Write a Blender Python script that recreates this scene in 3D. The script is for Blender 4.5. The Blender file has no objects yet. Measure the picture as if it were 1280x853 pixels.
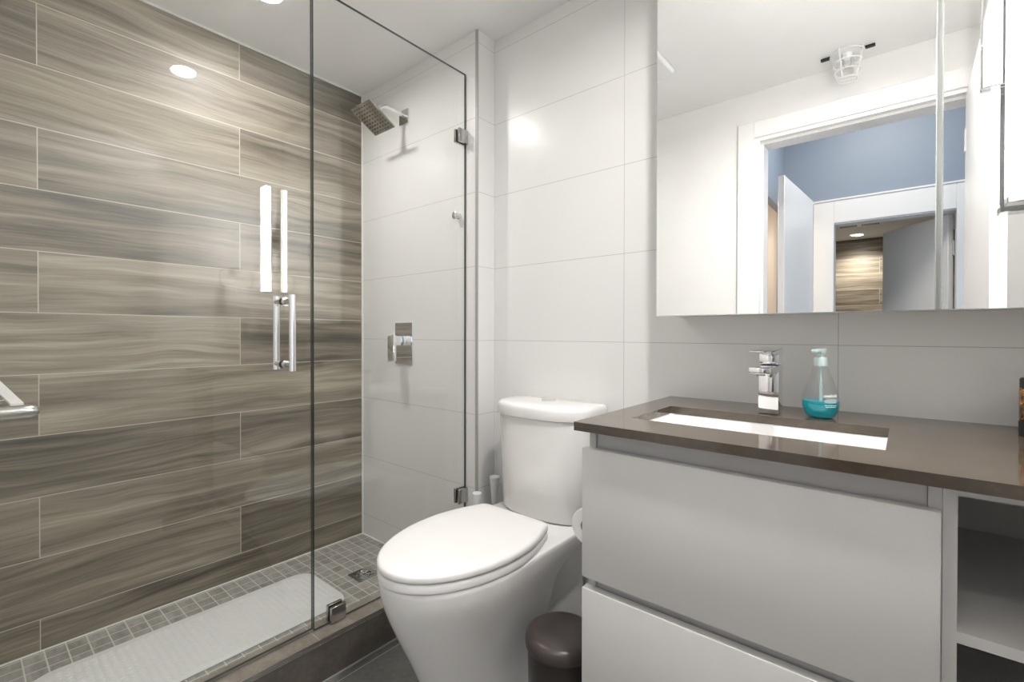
import bpy, bmesh, math, random
from mathutils import Vector, Matrix
random.seed(7)
SC = bpy.context.scene
COL = SC.collection
PI = math.pi

# ------------------------------------------------------------------ camera
CAMH = 1.07
cam_d = bpy.data.cameras.new('camera'); cam = bpy.data.objects.new('camera', cam_d); COL.objects.link(cam)
cam_d.sensor_width = 36.0; cam_d.lens = 36.0*585.97/1280
cam_d.shift_y = -5.25/1280
cam_d.clip_start = 0.02
cam.matrix_world = (Matrix.Translation((2.1896, -1.487, CAMH)) @ Matrix.Rotation(math.radians(40.03), 4, 'Z')
                    @ Matrix.Rotation(math.radians(90-0.439), 4, 'X') @ Matrix.Rotation(math.radians(0.07), 4, 'Z'))
SC.camera = cam

# ------------------------------------------------------------------ world, exposure, area lights
SC.view_settings.view_transform = 'Standard'
SC.view_settings.look = 'None'
SC.view_settings.gamma = 1.0
SC.view_settings.use_curve_mapping = False
SC.view_settings.exposure = 1.34
w = bpy.data.worlds.new('world'); SC.world = w; w.use_nodes = True
w.node_tree.nodes['Background'].inputs[0].default_value = (0.6, 0.75, 1.0, 1)
w.node_tree.nodes['Background'].inputs[1].default_value = 0.6

SCONCE = 24.0       # emission of the wall light bar
SHOWER_W = 2.5     # shower downlight
HALL_DAY = 3.0     # daylight from the hall window
MAIN_W = 5.6        # main bathroom downlight
HALL_FILL = 7.0    # added fill under the hall ceiling, no fixture seen
ROOM2_W = 26.0

def area(name, loc, rot, sx, sy, power, color):
    l = bpy.data.lights.new(name, 'AREA'); l.shape = 'RECTANGLE'; l.size = sx; l.size_y = sy
    l.energy = power; l.color = color
    o = bpy.data.objects.new(name, l); COL.objects.link(o); o.location = loc; o.rotation_euler = rot
    return o
def spot(name, loc, power, angle, blend, radius, color, rot=(0, 0, 0)):
    l = bpy.data.lights.new(name, 'SPOT'); l.energy = power; l.spot_size = math.radians(angle); l.spot_blend = blend
    l.shadow_soft_size = radius; l.color = color
    o = bpy.data.objects.new(name, l); COL.objects.link(o); o.location = loc; o.rotation_euler = rot
    return o
def disk(name, loc, power, d, color, spread=165):
    l = bpy.data.lights.new(name, 'AREA'); l.shape = 'DISK'; l.size = d; l.energy = power; l.color = color; l.spread = math.radians(spread)
    o = bpy.data.objects.new(name, l); COL.objects.link(o); o.location = loc
    return o
area('hall_window_daylight', (3.72, -2.45, 1.35), (0, math.radians(90), 0), 1.7, 1.1, HALL_DAY, (0.68, 0.83, 1.0))
area('hall_fill_light', (2.05, -2.35, 2.83), (0, 0, 0), 0.5, 0.5, HALL_FILL, (1.0, 0.95, 0.88))  # unseen fill, added to spill through the doorway into the bathroom
area('closet_fill_light', (1.1, -2.35, 2.15), (0, 0, 0), 0.3, 0.3, 4.0, (1.0, 0.9, 0.78))  # added lamp that only brightens the beige opening, none visible there
disk('shower_downlight_beam', (0.40, -0.745, 2.3085), SHOWER_W, 0.09, (1.0, 0.975, 0.955))
disk('main_downlight_beam', (1.985, -0.76, 2.3085), MAIN_W, 0.09, (1.0, 0.975, 0.955))
spot('far_bathroom_beam', (1.72, -6.1, 2.25), ROOM2_W, 150, 0.8, 0.06, (1.0, 0.93, 0.84))

# ------------------------------------------------------------------ helpers
def lin(c):
    c = c/255.0
    return c/12.92 if c <= 0.04045 else ((c+0.055)/1.055)**2.4
def rgb(r, g, b): return (lin(r), lin(g), lin(b), 1)

class NT:
    def __init__(s, name):
        s.m = bpy.data.materials.new(name); s.m.use_nodes = True
        s.t = s.m.node_tree; s.n = s.t.nodes; s.b = s.n['Principled BSDF']
    def node(s, typ, **kw):
        n = s.n.new(typ)
        for k, v in kw.items(): setattr(n, k, v)
        return n
    def link(s, a, b): s.t.links.new(a, b)
    def set(s, **kw):
        for k, v in kw.items(): s.b.inputs[k.replace('_', ' ')].default_value = v
        return s
    def math(s, op, a, b=None, c=None):
        n = s.node('ShaderNodeMath', operation=op)
        for i, v in enumerate((a, b, c)):
            if v is None: continue
            if isinstance(v, (int, float)): n.inputs[i].default_value = v
            else: s.link(v, n.inputs[i])
        return n.outputs[0]
    def mix(s, fac, a, b, typ='MIX'):
        n = s.node('ShaderNodeMix', data_type='RGBA', blend_type=typ)
        for i, v in ((0, fac), (6, a), (7, b)):
            if isinstance(v, (int, float, tuple)): n.inputs[i].default_value = v
            else: s.link(v, n.inputs[i])
        return n.outputs[2]
    def ramp(s, fac, stops):
        n = s.node('ShaderNodeValToRGB'); e = n.color_ramp.elements
        while len(e) < len(stops): e.new(0.5)
        for el, (p, c) in zip(e, stops): el.position = p; el.color = c
        s.link(fac, n.inputs[0]); return n.outputs[0]
    def noise(s, vec, scale, detail=4, rough=0.55, dist=0.0):
        n = s.node('ShaderNodeTexNoise'); n.inputs['Scale'].default_value = scale
        n.inputs['Detail'].default_value = detail; n.inputs['Roughness'].default_value = rough
        n.inputs['Distortion'].default_value = dist
        if vec is not None: s.link(vec, n.inputs['Vector'])
        return n.outputs['Fac']
    def pos(s):
        return s.node('ShaderNodeNewGeometry').outputs['Position']
    def xyz(s, v):
        n = s.node('ShaderNodeSeparateXYZ'); s.link(v, n.inputs[0]); return n.outputs
    def comb(s, x, y, z=0.0):
        n = s.node('ShaderNodeCombineXYZ')
        for i, v in enumerate((x, y, z)):
            if isinstance(v, (int, float)): n.inputs[i].default_value = v
            else: s.link(v, n.inputs[i])
        return n.outputs[0]
    def brick(s, vec, bw, rh, mortar, offset, smooth=0.0):
        n = s.node('ShaderNodeTexBrick', offset=offset, offset_frequency=2, squash=1.0, squash_frequency=2)
        n.inputs['Scale'].default_value = 1.0; n.inputs['Mortar Size'].default_value = mortar
        n.inputs['Mortar Smooth'].default_value = smooth; n.inputs['Bias'].default_value = 0.0
        n.inputs['Brick Width'].default_value = bw; n.inputs['Row Height'].default_value = rh
        n.inputs['Color1'].default_value = (0, 0, 0, 1); n.inputs['Color2'].default_value = (1, 1, 1, 1)
        n.inputs['Mortar'].default_value = (0.5, 0.5, 0.5, 1)
        s.link(vec, n.inputs['Vector']); return n.outputs['Color'], n.outputs['Fac']
    def bump(s, h, strength=0.2, dist=0.002):
        n = s.node('ShaderNodeBump'); n.inputs['Strength'].default_value = strength; n.inputs['Distance'].default_value = dist
        s.link(h, n.inputs['Height']); s.link(n.outputs[0], s.b.inputs['Normal'])

def plain(name, col, rough=0.5, metal=0.0, **kw):
    t = NT(name); t.set(Base_Color=col, Roughness=rough, Metallic=metal, **kw)
    nz = t.noise(t.pos(), 9.0, 3)
    v = t.mix(nz, tuple(c*0.975 for c in col[:3])+(1,), tuple(min(1, c*1.025) for c in col[:3])+(1,))
    t.link(v, t.b.inputs['Base Color'])
    return t.m

def wood_tile(name, axis, y0, z0, warm=0.0):
    t = NT(name); X, Y, Z = t.xyz(t.pos())
    u = {'x': X, 'y': Y}[axis]
    bu = t.math('SUBTRACT', u, y0); bz = t.math('SUBTRACT', Z, z0)
    rnd, fac = t.brick(t.comb(bu, bz), 1.2236, 0.2032, 0.0013, 0.5)
    r = t.math('MULTIPLY', rnd, 37.0)
    # long grain along u, wavering
    warp = t.noise(t.comb(t.math('MULTIPLY', u, 1.6), t.math('MULTIPLY', Z, 5.0), r), 1.0, 2)
    zz = t.math('ADD', Z, t.math('MULTIPLY', t.math('SUBTRACT', warp, 0.5), 0.09))
    g1 = t.noise(t.comb(t.math('MULTIPLY', u, 1.3), t.math('MULTIPLY', zz, 26.0), r), 1.0, 4, 0.55, 0.6)
    g2 = t.noise(t.comb(t.math('MULTIPLY', u, 5.0), t.math('MULTIPLY', zz, 170.0), r), 1.0, 3, 0.6)
    g3 = t.noise(t.comb(t.math('MULTIPLY', u, 0.8), t.math('MULTIPLY', zz, 8.0), r), 1.0, 2, 0.5, 0.4)
    g = t.math('ADD', t.math('MULTIPLY', g1, 0.5), t.math('ADD', t.math('MULTIPLY', g2, 0.23), t.math('MULTIPLY', g3, 0.37)))
    g = t.math('ADD', g, t.math('MULTIPLY', t.math('SUBTRACT', rnd, 0.5), 0.11))
    c = t.ramp(g, [(0.36, rgb(62, 55, 45)), (0.44, rgb(94, 86, 73)), (0.52, rgb(121, 112, 98)),
                   (0.61, rgb(146, 137, 121)), (0.71, rgb(174, 165, 148))])
    c = t.mix(fac, c, rgb(196, 190, 178))
    t.link(c, t.b.inputs['Base Color'])
    t.set(Roughness=0.48, IOR=1.5)
    t.bump(t.math('ADD', t.math('MULTIPLY', fac, -1.0), t.math('MULTIPLY', g2, 0.02)), 0.25, 0.001)
    return t.m

def white_tile(name, axis, u0, z0, bw=0.6101):
    t = NT(name); X, Y, Z = t.xyz(t.pos())
    u = {'x': X, 'y': Y}[axis]
    rnd, fac = t.brick(t.comb(t.math('SUBTRACT', u, u0), t.math('SUBTRACT', Z, z0)), bw, 0.3058, 0.0010, 0.0)
    c = t.mix(fac, (0.83, 0.825, 0.815, 1), rgb(200, 197, 193))
    t.link(c, t.b.inputs['Base Color']); t.set(Roughness=0.27, IOR=1.45)
    t.bump(t.math('MULTIPLY', fac, -1.0), 0.2, 0.001)
    return t.m

def mosaic(name):
    t = NT(name); X, Y, Z = t.xyz(t.pos())
    rnd, fac = t.brick(t.comb(t.math('SUBTRACT', X, 0.016), t.math('SUBTRACT', Y, -0.152)), 0.0522, 0.0522, 0.0019, 0.0)
    n1 = t.noise(t.comb(t.math('MULTIPLY', X, 12.0), t.math('MULTIPLY', Y, 45.0), t.math('MULTIPLY', rnd, 20.0)), 1.0, 4)
    c = t.ramp(t.math('ADD', n1, t.math('MULTIPLY', t.math('SUBTRACT', rnd, 0.5), 0.18)),
               [(0.3, rgb(136, 133, 127)), (0.7, rgb(174, 171, 165))])
    c = t.mix(fac, c, rgb(214, 210, 202))
    t.link(c, t.b.inputs['Base Color']); t.set(Roughness=0.4)
    t.bump(t.math('MULTIPLY', fac, -1.0), 0.3, 0.001)
    return t.m

def stone(name, cols, rough, fleck=0.0, scale=(3.0, 14.0), fl_col=None, seams=None):
    t = NT(name); P = t.pos(); X, Y, Z = t.xyz(P)
    n1 = t.noise(t.comb(t.math('MULTIPLY', X, scale[0]), t.math('MULTIPLY', Y, scale[1]), t.math('MULTIPLY', Z, scale[1])), 1.0, 6, 0.6, 0.8)
    n2 = t.noise(P, 60.0, 3, 0.6)
    g = t.math('ADD', t.math('MULTIPLY', n1, 0.7), t.math('MULTIPLY', n2, 0.3))
    c = t.ramp(g, [(0.36, cols[0]), (0.5, cols[1]), (0.64, cols[2])])
    if fleck:
        f = t.noise(t.comb(t.math('MULTIPLY', X, 38.0), t.math('MULTIPLY', Y, 80.0), t.math('MULTIPLY', Z, 80.0)), 1.0, 5, 0.75, 1.5)
        fm = t.ramp(f, [(0.66, (0, 0, 0, 1)), (0.72, (fleck, fleck, fleck, 1))])
        c = t.mix(fm, c, fl_col)
    if seams:
        (axis, u0, du, wd) = seams
        u = {'x': X, 'y': Y}[axis]
        fr = t.math('FRACT', t.math('DIVIDE', t.math('SUBTRACT', u, u0), du))
        m = t.math('LESS_THAN', fr, wd/du)
        c = t.mix(m, c, rgb(190, 184, 172))
    t.link(c, t.b.inputs['Base Color']); t.set(Roughness=rough, IOR=1.65 if rough < 0.1 else 1.5)
    return t.m

def pane_glass(name, tint):
    """thin architectural glass: clear transmission plus mirror reflection by angle (Schlick)"""
    m = bpy.data.materials.new(name); m.use_nodes = True; n = m.node_tree.nodes; L = m.node_tree.links
    for x in list(n): n.remove(x)
    out = n.new('ShaderNodeOutputMaterial'); tr = n.new('ShaderNodeBsdfTransparent'); gl = n.new('ShaderNodeBsdfGlossy')
    mx = n.new('ShaderNodeMixShader'); lw = n.new('ShaderNodeLayerWeight'); lw.inputs['Blend'].default_value = 0.5
    pw = n.new('ShaderNodeMath'); pw.operation = 'POWER'; pw.inputs[1].default_value = 5
    ma = n.new('ShaderNodeMath'); ma.operation = 'MULTIPLY_ADD'; ma.inputs[1].default_value = 0.95; ma.inputs[2].default_value = 0.05
    tr.inputs[0].default_value = tint; gl.inputs['Roughness'].default_value = 0.0
    L.new(lw.outputs['Facing'], pw.inputs[0]); L.new(pw.outputs[0], ma.inputs[0]); L.new(ma.outputs[0], mx.inputs[0])
    L.new(tr.outputs[0], mx.inputs[1]); L.new(gl.outputs[0], mx.inputs[2]); L.new(mx.outputs[0], out.inputs[0])
    return m

def emit(name, col, strength):
    t = NT(name); t.set(Base_Color=(0.9, 0.9, 0.9, 1), Emission_Color=col, Emission_Strength=strength, Roughness=0.4)
    return t.m

M = {}
M['wood'] = wood_tile('wood_look_tile', 'y', -0.696, 2.1515-11*0.2032)
M['wood_far'] = wood_tile('wood_look_tile_far', 'x', 1.93, 2.2515-11*0.2032)
M['wtile_x'] = white_tile('white_tile', 'x', 1.4446, 1.9569-6*0.3058)
M['wtile_y'] = white_tile('white_tile_side', 'y', -0.61, 1.9569-6*0.3058)
M['wtile_s'] = white_tile('white_tile_shower', 'x', -0.4, 1.9569-6*0.3058, 1.5)
M['paint'] = plain('white_wall_paint', (0.80, 0.795, 0.78, 1), 0.55)
M['ceil'] = plain('white_ceiling_paint', (0.87, 0.865, 0.86, 1), 0.7)
M['trimw'] = plain('white_trim_paint', (0.82, 0.815, 0.80, 1), 0.35)
M['hallp'] = plain('pale_blue_hall_paint', (0.27, 0.32, 0.39, 1), 0.5)
M['beige'] = plain('beige_closet_paint', (0.72, 0.64, 0.56, 1), 0.6)
M['mosaic'] = mosaic('grey_mosaic')
M['floor'] = stone('dark_grey_floor_tile', [rgb(100, 99, 96), rgb(118, 117, 113), rgb(134, 132, 128)], 0.35, scale=(3.0, 5.0), seams=('x', 0.86, 0.61, 0.003))
M['curbtop'] = stone('taupe_curb_stone', [rgb(122, 115, 106), rgb(142, 134, 124), rgb(158, 150, 139)], 0.3, 0.5, (6, 10), rgb(196, 184, 168), seams=('y', -0.777, 0.61, 0.0025))
M['curbface'] = stone('dark_curb_tile', [rgb(90, 84, 78), rgb(104, 97, 90), rgb(117, 110, 102)], 0.4, scale=(4, 6))
M['quartz'] = stone('brown_grey_quartz', [rgb(70, 61, 51), rgb(82, 72, 61), rgb(95, 85, 73)], 0.085, 0.45, (2.0, 9.0), rgb(150, 134, 112))
M['lacquer'] = plain('pale_grey_lacquer', (0.70, 0.69, 0.68, 1), 0.28)
M['carcass'] = plain('pale_grey_carcass', (0.62, 0.61, 0.61, 1), 0.4)
M['ceramic'] = plain('white_ceramic', (0.86, 0.85, 0.835, 1), 0.06, IOR=1.52)
M['seat'] = plain('white_seat_plastic', (0.86, 0.845, 0.835, 1), 0.22)
M['chrome'] = plain('chrome', (0.88, 0.88, 0.89, 1), 0.05, 1.0)
M['chrome_dk'] = plain('chrome_dark', (0.55, 0.54, 0.53, 1), 0.16, 1.0)
M['tedge'] = plain('matt_metal_edge', (0.42, 0.41, 0.40, 1), 0.4)
M['satin'] = plain('satin_nickel', (0.62, 0.61, 0.59, 1), 0.28, 1.0)
M['dknick'] = plain('brushed_nickel', (0.10, 0.095, 0.09, 1), 0.3, 1.0)
M['black'] = plain('black_rubber', (0.015, 0.015, 0.015, 1), 0.5)
M['nozzle'] = plain('dark_rubber_nozzle', (0.03, 0.03, 0.03, 1), 0.6)
M['mirror'] = NT('mirror_silver').set(Base_Color=(0.95, 0.955, 0.95, 1), Metallic=1.0, Roughness=0.0).m
M['edge'] = plain('mirror_edge', (0.75, 0.78, 0.76, 1), 0.15, 0.8)
M['glass'] = pane_glass('shower_glass', (0.985, 0.992, 0.988, 1))
M['gedge'] = plain('glass_edge_green', (0.05, 0.062, 0.06, 1), 0.15)
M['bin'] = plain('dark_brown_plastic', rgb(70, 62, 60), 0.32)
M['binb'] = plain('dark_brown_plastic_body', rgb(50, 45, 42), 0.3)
M['paper'] = plain('white_tissue_paper', (0.84, 0.83, 0.82, 1), 0.9)
M['card'] = plain('cardboard_core', rgb(150, 125, 98), 0.8)
M['wplast'] = plain('white_plastic', (0.82, 0.82, 0.82, 1), 0.3)
M['rubberw'] = plain('white_rubber_mat', (0.74, 0.74, 0.73, 1), 0.5)
M['grout'] = plain('pale_sealant', (0.78, 0.77, 0.74, 1), 0.4)
M['towel'] = plain('white_terry_towel', (0.82, 0.81, 0.79, 1), 0.95)
M['liquid'] = NT('teal_soap').set(Base_Color=(0.0, 0.58, 0.68, 1), Roughness=0.05, Transmission_Weight=0.55, IOR=1.34).m
M['bottle'] = pane_glass('clear_bottle_plastic', (0.96, 0.97, 0.97, 1))
M['pump'] = NT('pale_aqua_pump').set(Base_Color=(0.70, 0.84, 0.84, 1), Roughness=0.25, Transmission_Weight=0.25).m
M['lettering'] = plain('white_lettering', (0.9, 0.9, 0.9, 1), 0.5)
M['sconce'] = emit('lit_diffuser', (1.0, 0.975, 0.95, 1), SCONCE)
M['downlight'] = emit('lit_downlight_lens', (1.0, 0.95, 0.88, 1), 30.0)
M['farlamp'] = emit('lit_far_lamp', (1.0, 0.93, 0.84, 1), 14.0)
M['vent'] = plain('dark_vent', (0.06, 0.06, 0.06, 1), 0.6)
def amber():
    t = NT('amber_mottled_glass'); n1 = t.noise(t.pos(), 70.0, 4, 0.6, 0.8)
    c = t.ramp(n1, [(0.38, rgb(38, 24, 12)), (0.5, rgb(120, 80, 36)), (0.62, rgb(190, 145, 80))])
    t.link(c, t.b.inputs['Base Color']); t.set(Roughness=0.08); return t.m
M['amber'] = amber()

def bm_new(): return bmesh.new()
def box(bm, x0, x1, y0, y1, z0, z1, bev=0.0, seg=2, mi=0):
    v = bmesh.ops.create_cube(bm, size=1.0)['verts']
    for q in v:
        q.co = Vector(((x0+x1)/2+q.co.x*(x1-x0), (y0+y1)/2+q.co.y*(y1-y0), (z0+z1)/2+q.co.z*(z1-z0)))
    fs = set(f for q in v for f in q.link_faces)
    for f in fs: f.material_index = mi
    if bev > 0:
        es = list(set(e for q in v for e in q.link_edges))
        bmesh.ops.bevel(bm, geom=es, offset=bev, segments=seg, affect='EDGES', profile=0.5)
    return bm
def xf(bm, start, mat):
    bm.verts.ensure_lookup_table()
    for q in bm.verts[start:]: q.co = mat @ q.co
def ring_loft(bm, rings, cap0=True, cap1=True, mi=0):
    rv = [[bm.verts.new(p) for p in r] for r in rings]
    n = len(rv[0])
    for a, b in zip(rv, rv[1:]):
        for i in range(n):
            f = bm.faces.new((a[i], a[(i+1) % n], b[(i+1) % n], b[i])); f.material_index = mi
    if cap0: bm.faces.new(list(reversed(rv[0]))).material_index = mi
    if cap1: bm.faces.new(rv[-1]).material_index = mi
    return bm
def frame_axes(d):
    d = Vector(d).normalized()
    a = Vector((0, 0, 1)) if abs(d.z) < 0.9 else Vector((1, 0, 0))
    u = d.cross(a).normalized(); v = d.cross(u).normalized()
    return u, v
def tube(bm, pts, r, n=16, closed=False, mi=0):
    pts = [Vector(p) for p in pts]
    rs = r if isinstance(r, (list, tuple)) else [r]*len(pts)
    N = len(pts); rings = []; u = None
    for i, p in enumerate(pts):
        if closed: d = (pts[(i+1) % N]-pts[i-1])
        else: d = pts[min(i+1, N-1)]-pts[max(i-1, 0)]
        d.normalize()
        if u is None: u, v = frame_axes(d)
        u = (u-d*u.dot(d)).normalized(); v = d.cross(u)
        rings.append([p+(u*math.cos(2*PI*k/n)+v*math.sin(2*PI*k/n))*rs[i] for k in range(n)])
    if closed:
        rings.append(rings[0])
        rv = [[bm.verts.new(p) for p in r_] for r_ in rings[:-1]]
        for i in range(N):
            a, b = rv[i], rv[(i+1) % N]
            for k in range(n): bm.faces.new((a[k], a[(k+1) % n], b[(k+1) % n], b[k]))
        return bm
    return ring_loft(bm, rings, mi=mi)
def lathe(bm, c, prof, n=40, axis='z', cap=True, mi=0):
    rings = []
    for r, h in prof:
        ring = []
        for k in range(n):
            a = 2*PI*k/n
            x, y = r*math.cos(a), r*math.sin(a)
            p = {'z': (x, y, h), 'y': (x, h, -y), 'x': (h, x, y)}[axis]
            ring.append(Vector(c)+Vector(p))
        rings.append(ring)
    return ring_loft(bm, rings, cap, cap, mi)
def prism(bm, outline, z0, z1, mi=0):
    return ring_loft(bm, [[Vector((x, y, z0)) for x, y in outline], [Vector((x, y, z1)) for x, y in outline]], mi=mi)
def rrect(x0, x1, y0, y1, r, n=6):
    pts = []
    for cx, cy, a0 in ((x1-r, y1-r, 0), (x0+r, y1-r, PI/2), (x0+r, y0+r, PI), (x1-r, y0+r, 1.5*PI)):
        for k in range(n+1):
            a = a0+PI/2*k/n; pts.append((cx+r*math.cos(a), cy+r*math.sin(a)))
    return pts
def soft_slab(bm, outline_fn, z0, z1, r, n=5, mi=0):
    """slab whose outline shrinks with rounded edges; outline_fn(inset) -> list of (x,y)"""
    rings = []
    for k in range(n+1):
        a = PI/2*k/n; rings.append((r*(1-math.sin(a)), z0+r*(1-math.cos(a))))
    for k in range(n+1):
        a = PI/2*k/n; rings.append((r*(1-math.cos(a)), z1-r*(1-math.sin(a))))
    return ring_loft(bm, [[Vector((x, y, z)) for x, y in outline_fn(i)] for i, z in rings], mi=mi)

def wloc(o):
    v = Vector((0, 0, 0))
    while o is not None: v += Vector(o.location); o = o.parent
    return v
def obj(name, bm, mats, parent=None, smooth=True, label=None, loc=None, ang=40):
    bmesh.ops.recalc_face_normals(bm, faces=bm.faces[:])
    off = wloc(parent) if parent else (Vector(loc) if loc else Vector((0, 0, 0)))
    for q in bm.verts: q.co -= off
    me = bpy.data.meshes.new(name); bm.to_mesh(me); bm.free()
    for m in (mats if isinstance(mats, (list, tuple)) else [mats]): me.materials.append(m)
    if smooth:
        for p in me.polygons: p.use_smooth = True
        try: me.set_sharp_from_angle(angle=math.radians(ang))
        except Exception: pass
    o = bpy.data.objects.new(name, me); COL.objects.link(o)
    if parent: o.parent = parent
    elif loc: o.location = loc
    if label: o['label'] = label
    return o
def tag(o, label, cat, group=None):
    o['label'] = label; o['category'] = cat
    if group: o['group'] = group
    return o
def thing(name, label, cat, loc, group=None):
    o = bpy.data.objects.new(name, None); COL.objects.link(o); o.location = loc
    o.empty_display_size = 0.05
    return tag(o, label, cat, group)
def struct(name, bm, m, parent=None, label=None, cat=None, smooth=False):
    o = obj(name, bm, m, parent, smooth=smooth)
    if not parent:
        o['kind'] = 'structure'
    if label: o['label'] = label
    if cat: o['category'] = cat
    return o
def B(*a, **k): return box(bm_new(), *a, **k)

# ------------------------------------------------------------------ room shell
CZ = 2.313
YF = -1.52          # inner face of the door wall
XR = 2.62           # right wall
GX = 0.773          # shower glass plane
struct('floor', B(0.832, 3.9, -6.75, 0.2, -0.1, 0.0), M['floor'], label='dark grey tiled floor', cat='floor')
bm = B(-0.1, 0.74, -1.7, 0.1, -0.1, 0.014)
struct('floor_shower', bm, M['mosaic'], label='grey square mosaic floor of the shower with pale grout', cat='floor')
struct('ceiling', B(-0.1, 2.9, -1.64, 0.1, CZ, CZ+0.1), M['ceil'], label='white bathroom ceiling', cat='ceiling')
struct('wall_left', B(-0.12, 0.0, -1.64, 0.1, -0.1, CZ), M['wood'], label='shower wall of brown wood look tiles', cat='wall')
struct('wall_back', B(0.842, 2.9, 0.0, 0.1, -0.1, CZ), M['wtile_x'], label='glossy white tiled wall behind toilet and vanity', cat='wall')
bm = bm_new()
box(bm, 0.0, 0.842, -0.104, 0.1, -0.1, CZ)
for f in bm.faces:
    if f.normal.x > 0.9: f.material_index = 1
struct('wall_shower', bm, [M['wtile_s'], M['wtile_y']], label='glossy white tiled wall carrying the shower head', cat='wall')
struct('wall_right', B(XR, XR+0.1, -1.64, 0.0, -0.1, CZ), M['paint'], label='white painted wall with the towel ring', cat='wall')
bm = bm_new()
box(bm, 0.0, 1.585, YF-0.12, YF, -0.1, CZ)
box(bm, 2.41, 2.62, YF-0.12, YF, -0.1, CZ)
box(bm, 1.585, 2.41, YF-0.12, YF, 2.075, CZ)
struct('wall_front', bm, M['paint'], label='white painted wall with the doorway, seen in the mirror', cat='wall')
# curb
bm = bm_new(); box(bm, 0.735, 0.832, YF, -0.104, 0.118, 0.135, 0.001, 1)
struct('trim_1', bm, M['curbtop'], label='taupe stone slab on top of the shower curb', cat='curb')
struct('trim_2', B(0.735, 0.829, YF, -0.104, -0.05, 0.118), M['curbface'], label='dark tiled face of the shower curb', cat='curb')
bm = B(0.829, 0.8335, YF, -0.104, 0.126, 0.1355)
struct('trim_3', bm, M['satin'], label='thin metal edge along the shower curb', cat='trim')
struct('trim_4', B(0.829, 0.8345, YF, -0.104, 0.0, 0.003), M['tedge'], label='pale sealant line at the foot of the curb', cat='trim')
# tile edge trims and sealant lines
struct('trim_5', B(0.832, 0.8445, -0.1065, -0.1005, 0.135, CZ-0.001), M['tedge'], label='metal tile edge strip beside the shower glass', cat='trim')
struct('trim_6', B(0.0, 0.006, -0.110, -0.104, 0.014, CZ-0.001), M['grout'], label='white sealant line in the shower corner', cat='trim')
struct('trim_7', B(0.0, 0.006, YF, -0.104, CZ-0.007, CZ), M['grout'], label='white sealant line between wood tiles and ceiling', cat='trim')
struct('trim_8', B(0.0, 0.007, YF, -0.104, 0.014, 0.0165), M['grout'], label='pale sealant line at the foot of the wood tiles', cat='trim')
struct('trim_9', B(0.006, 0.75, -0.112, -0.104, 0.014, 0.0165), M['grout'], label='pale sealant line at the foot of the shower wall', cat='trim')

# doorway lining and casing
bm = bm_new()
box(bm, 1.585, 1.612, YF-0.13, YF+0.004, 0, 2.055); box(bm, 1.612, 1.624, YF-0.13, YF-0.03, 0, 2.043)
box(bm, 2.383, 2.41, YF-0.13, YF-0.03, 0, 2.055)
box(bm, 1.585, 2.41, YF-0.13, YF+0.004, 2.055, 2.075); box(bm, 1.612, 2.383, YF-0.13, YF-0.03, 2.043, 2.055)
struct('door_frame_1', bm, M['trimw'], label='white door lining of the bathroom doorway', cat='door frame')
bm = bm_new()
for s in (YF,):
    box(bm, 1.51, 1.588, s, s+0.016, 0, 2.155, 0.003, 1)
    box(bm, 1.588, 2.42, s, s+0.016, 2.072, 2.155, 0.003, 1)
struct('trim_10', bm, M['trimw'], label='white flat casing around the bathroom doorway', cat='casing')

# open bathroom door against the right wall
d1 = bpy.data.objects.new('door_1', None); COL.objects.link(d1); d1.location = (2.3875, YF+0.01, 0)
d1['kind'] = 'structure'; d1['label'] = 'white bathroom door standing open, seen edge-on in the mirror'; d1['category'] = 'door'
obj('door_leaf', B(2.37, 2.405, YF+0.012, -0.752, 0.012, 2.04, 0.002, 1), M['trimw'], d1)
bm = bm_new(); lathe(bm, (2.37, -0.815, 1.06), [(0.026, 0), (0.026, -0.008), (0.012, -0.012), (0.010, -0.045), (0.0, -0.045)], 24, 'x', cap=False)
tube(bm, [(2.327, -0.815, 1.06), (2.325, -0.83, 1.06), (2.325, -0.93, 1.058)], 0.009, 12)
obj('door_handle', bm, M['satin'], d1)
for z in (0.25, 1.05, 1.85):
    obj('hinge', B(2.366, 2.371, YF+0.0125, YF+0.04, z-0.045, z+0.045), M['satin'], d1)

# ------------------------------------------------------------------ hall seen in the mirror
YH = -3.1; HZ = 2.85
struct('ceiling_hall', B(0.2, 3.9, -3.22, YF-0.12, HZ, HZ+0.1), M['hallp'], label='pale blue hall ceiling', cat='ceiling')
bm = bm_new()
box(bm, 1.45, 1.765, YH-0.12, YH, 0, HZ); box(bm, 2.447, 3.9, YH-0.12, YH, 0, HZ); box(bm, 1.765, 2.447, YH-0.12, YH, 1.90, HZ)
struct('wall_hall_far', bm, M['hallp'], label='pale blue hall wall with the far doorway, seen in the mirror', cat='wall')
bm = bm_new()
box(bm, 0.2, 1.585, YF-0.125, YF-0.1205, 0, HZ); box(bm, 2.41, 3.9, YF-0.125, YF-0.1205, 0, HZ); box(bm, 1.585, 2.41, YF-0.125, YF-0.1205, 2.075, HZ)
box(bm, -0.1, 3.9, YF-0.12, YF-0.01, CZ+0.1, HZ)
struct('wall_hall_near', bm, M['hallp'], label='hall side of the bathroom wall', cat='wall')
bm = bm_new()
box(bm, 1.40, 1.45, -1.85, YF-0.125, 0, HZ); box(bm, 1.40, 1.45, YH, -3.07, 0, HZ); box(bm, 1.40, 1.45, -3.07, -1.85, 2.03, HZ)
struct('wall_hall_left', bm, M['hallp'], label='hall end wall with the closet opening', cat='wall')
bm = bm_new()
box(bm, 0.75, 0.8, YH, -1.65, 0, HZ); box(bm, 0.8, 1.4, -1.66, -1.65, 0, HZ); box(bm, 0.8, 1.4, YH-0.02, YH, 0, HZ); box(bm, 0.8, 1.4, YH, -1.66, 2.2, HZ)
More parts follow.
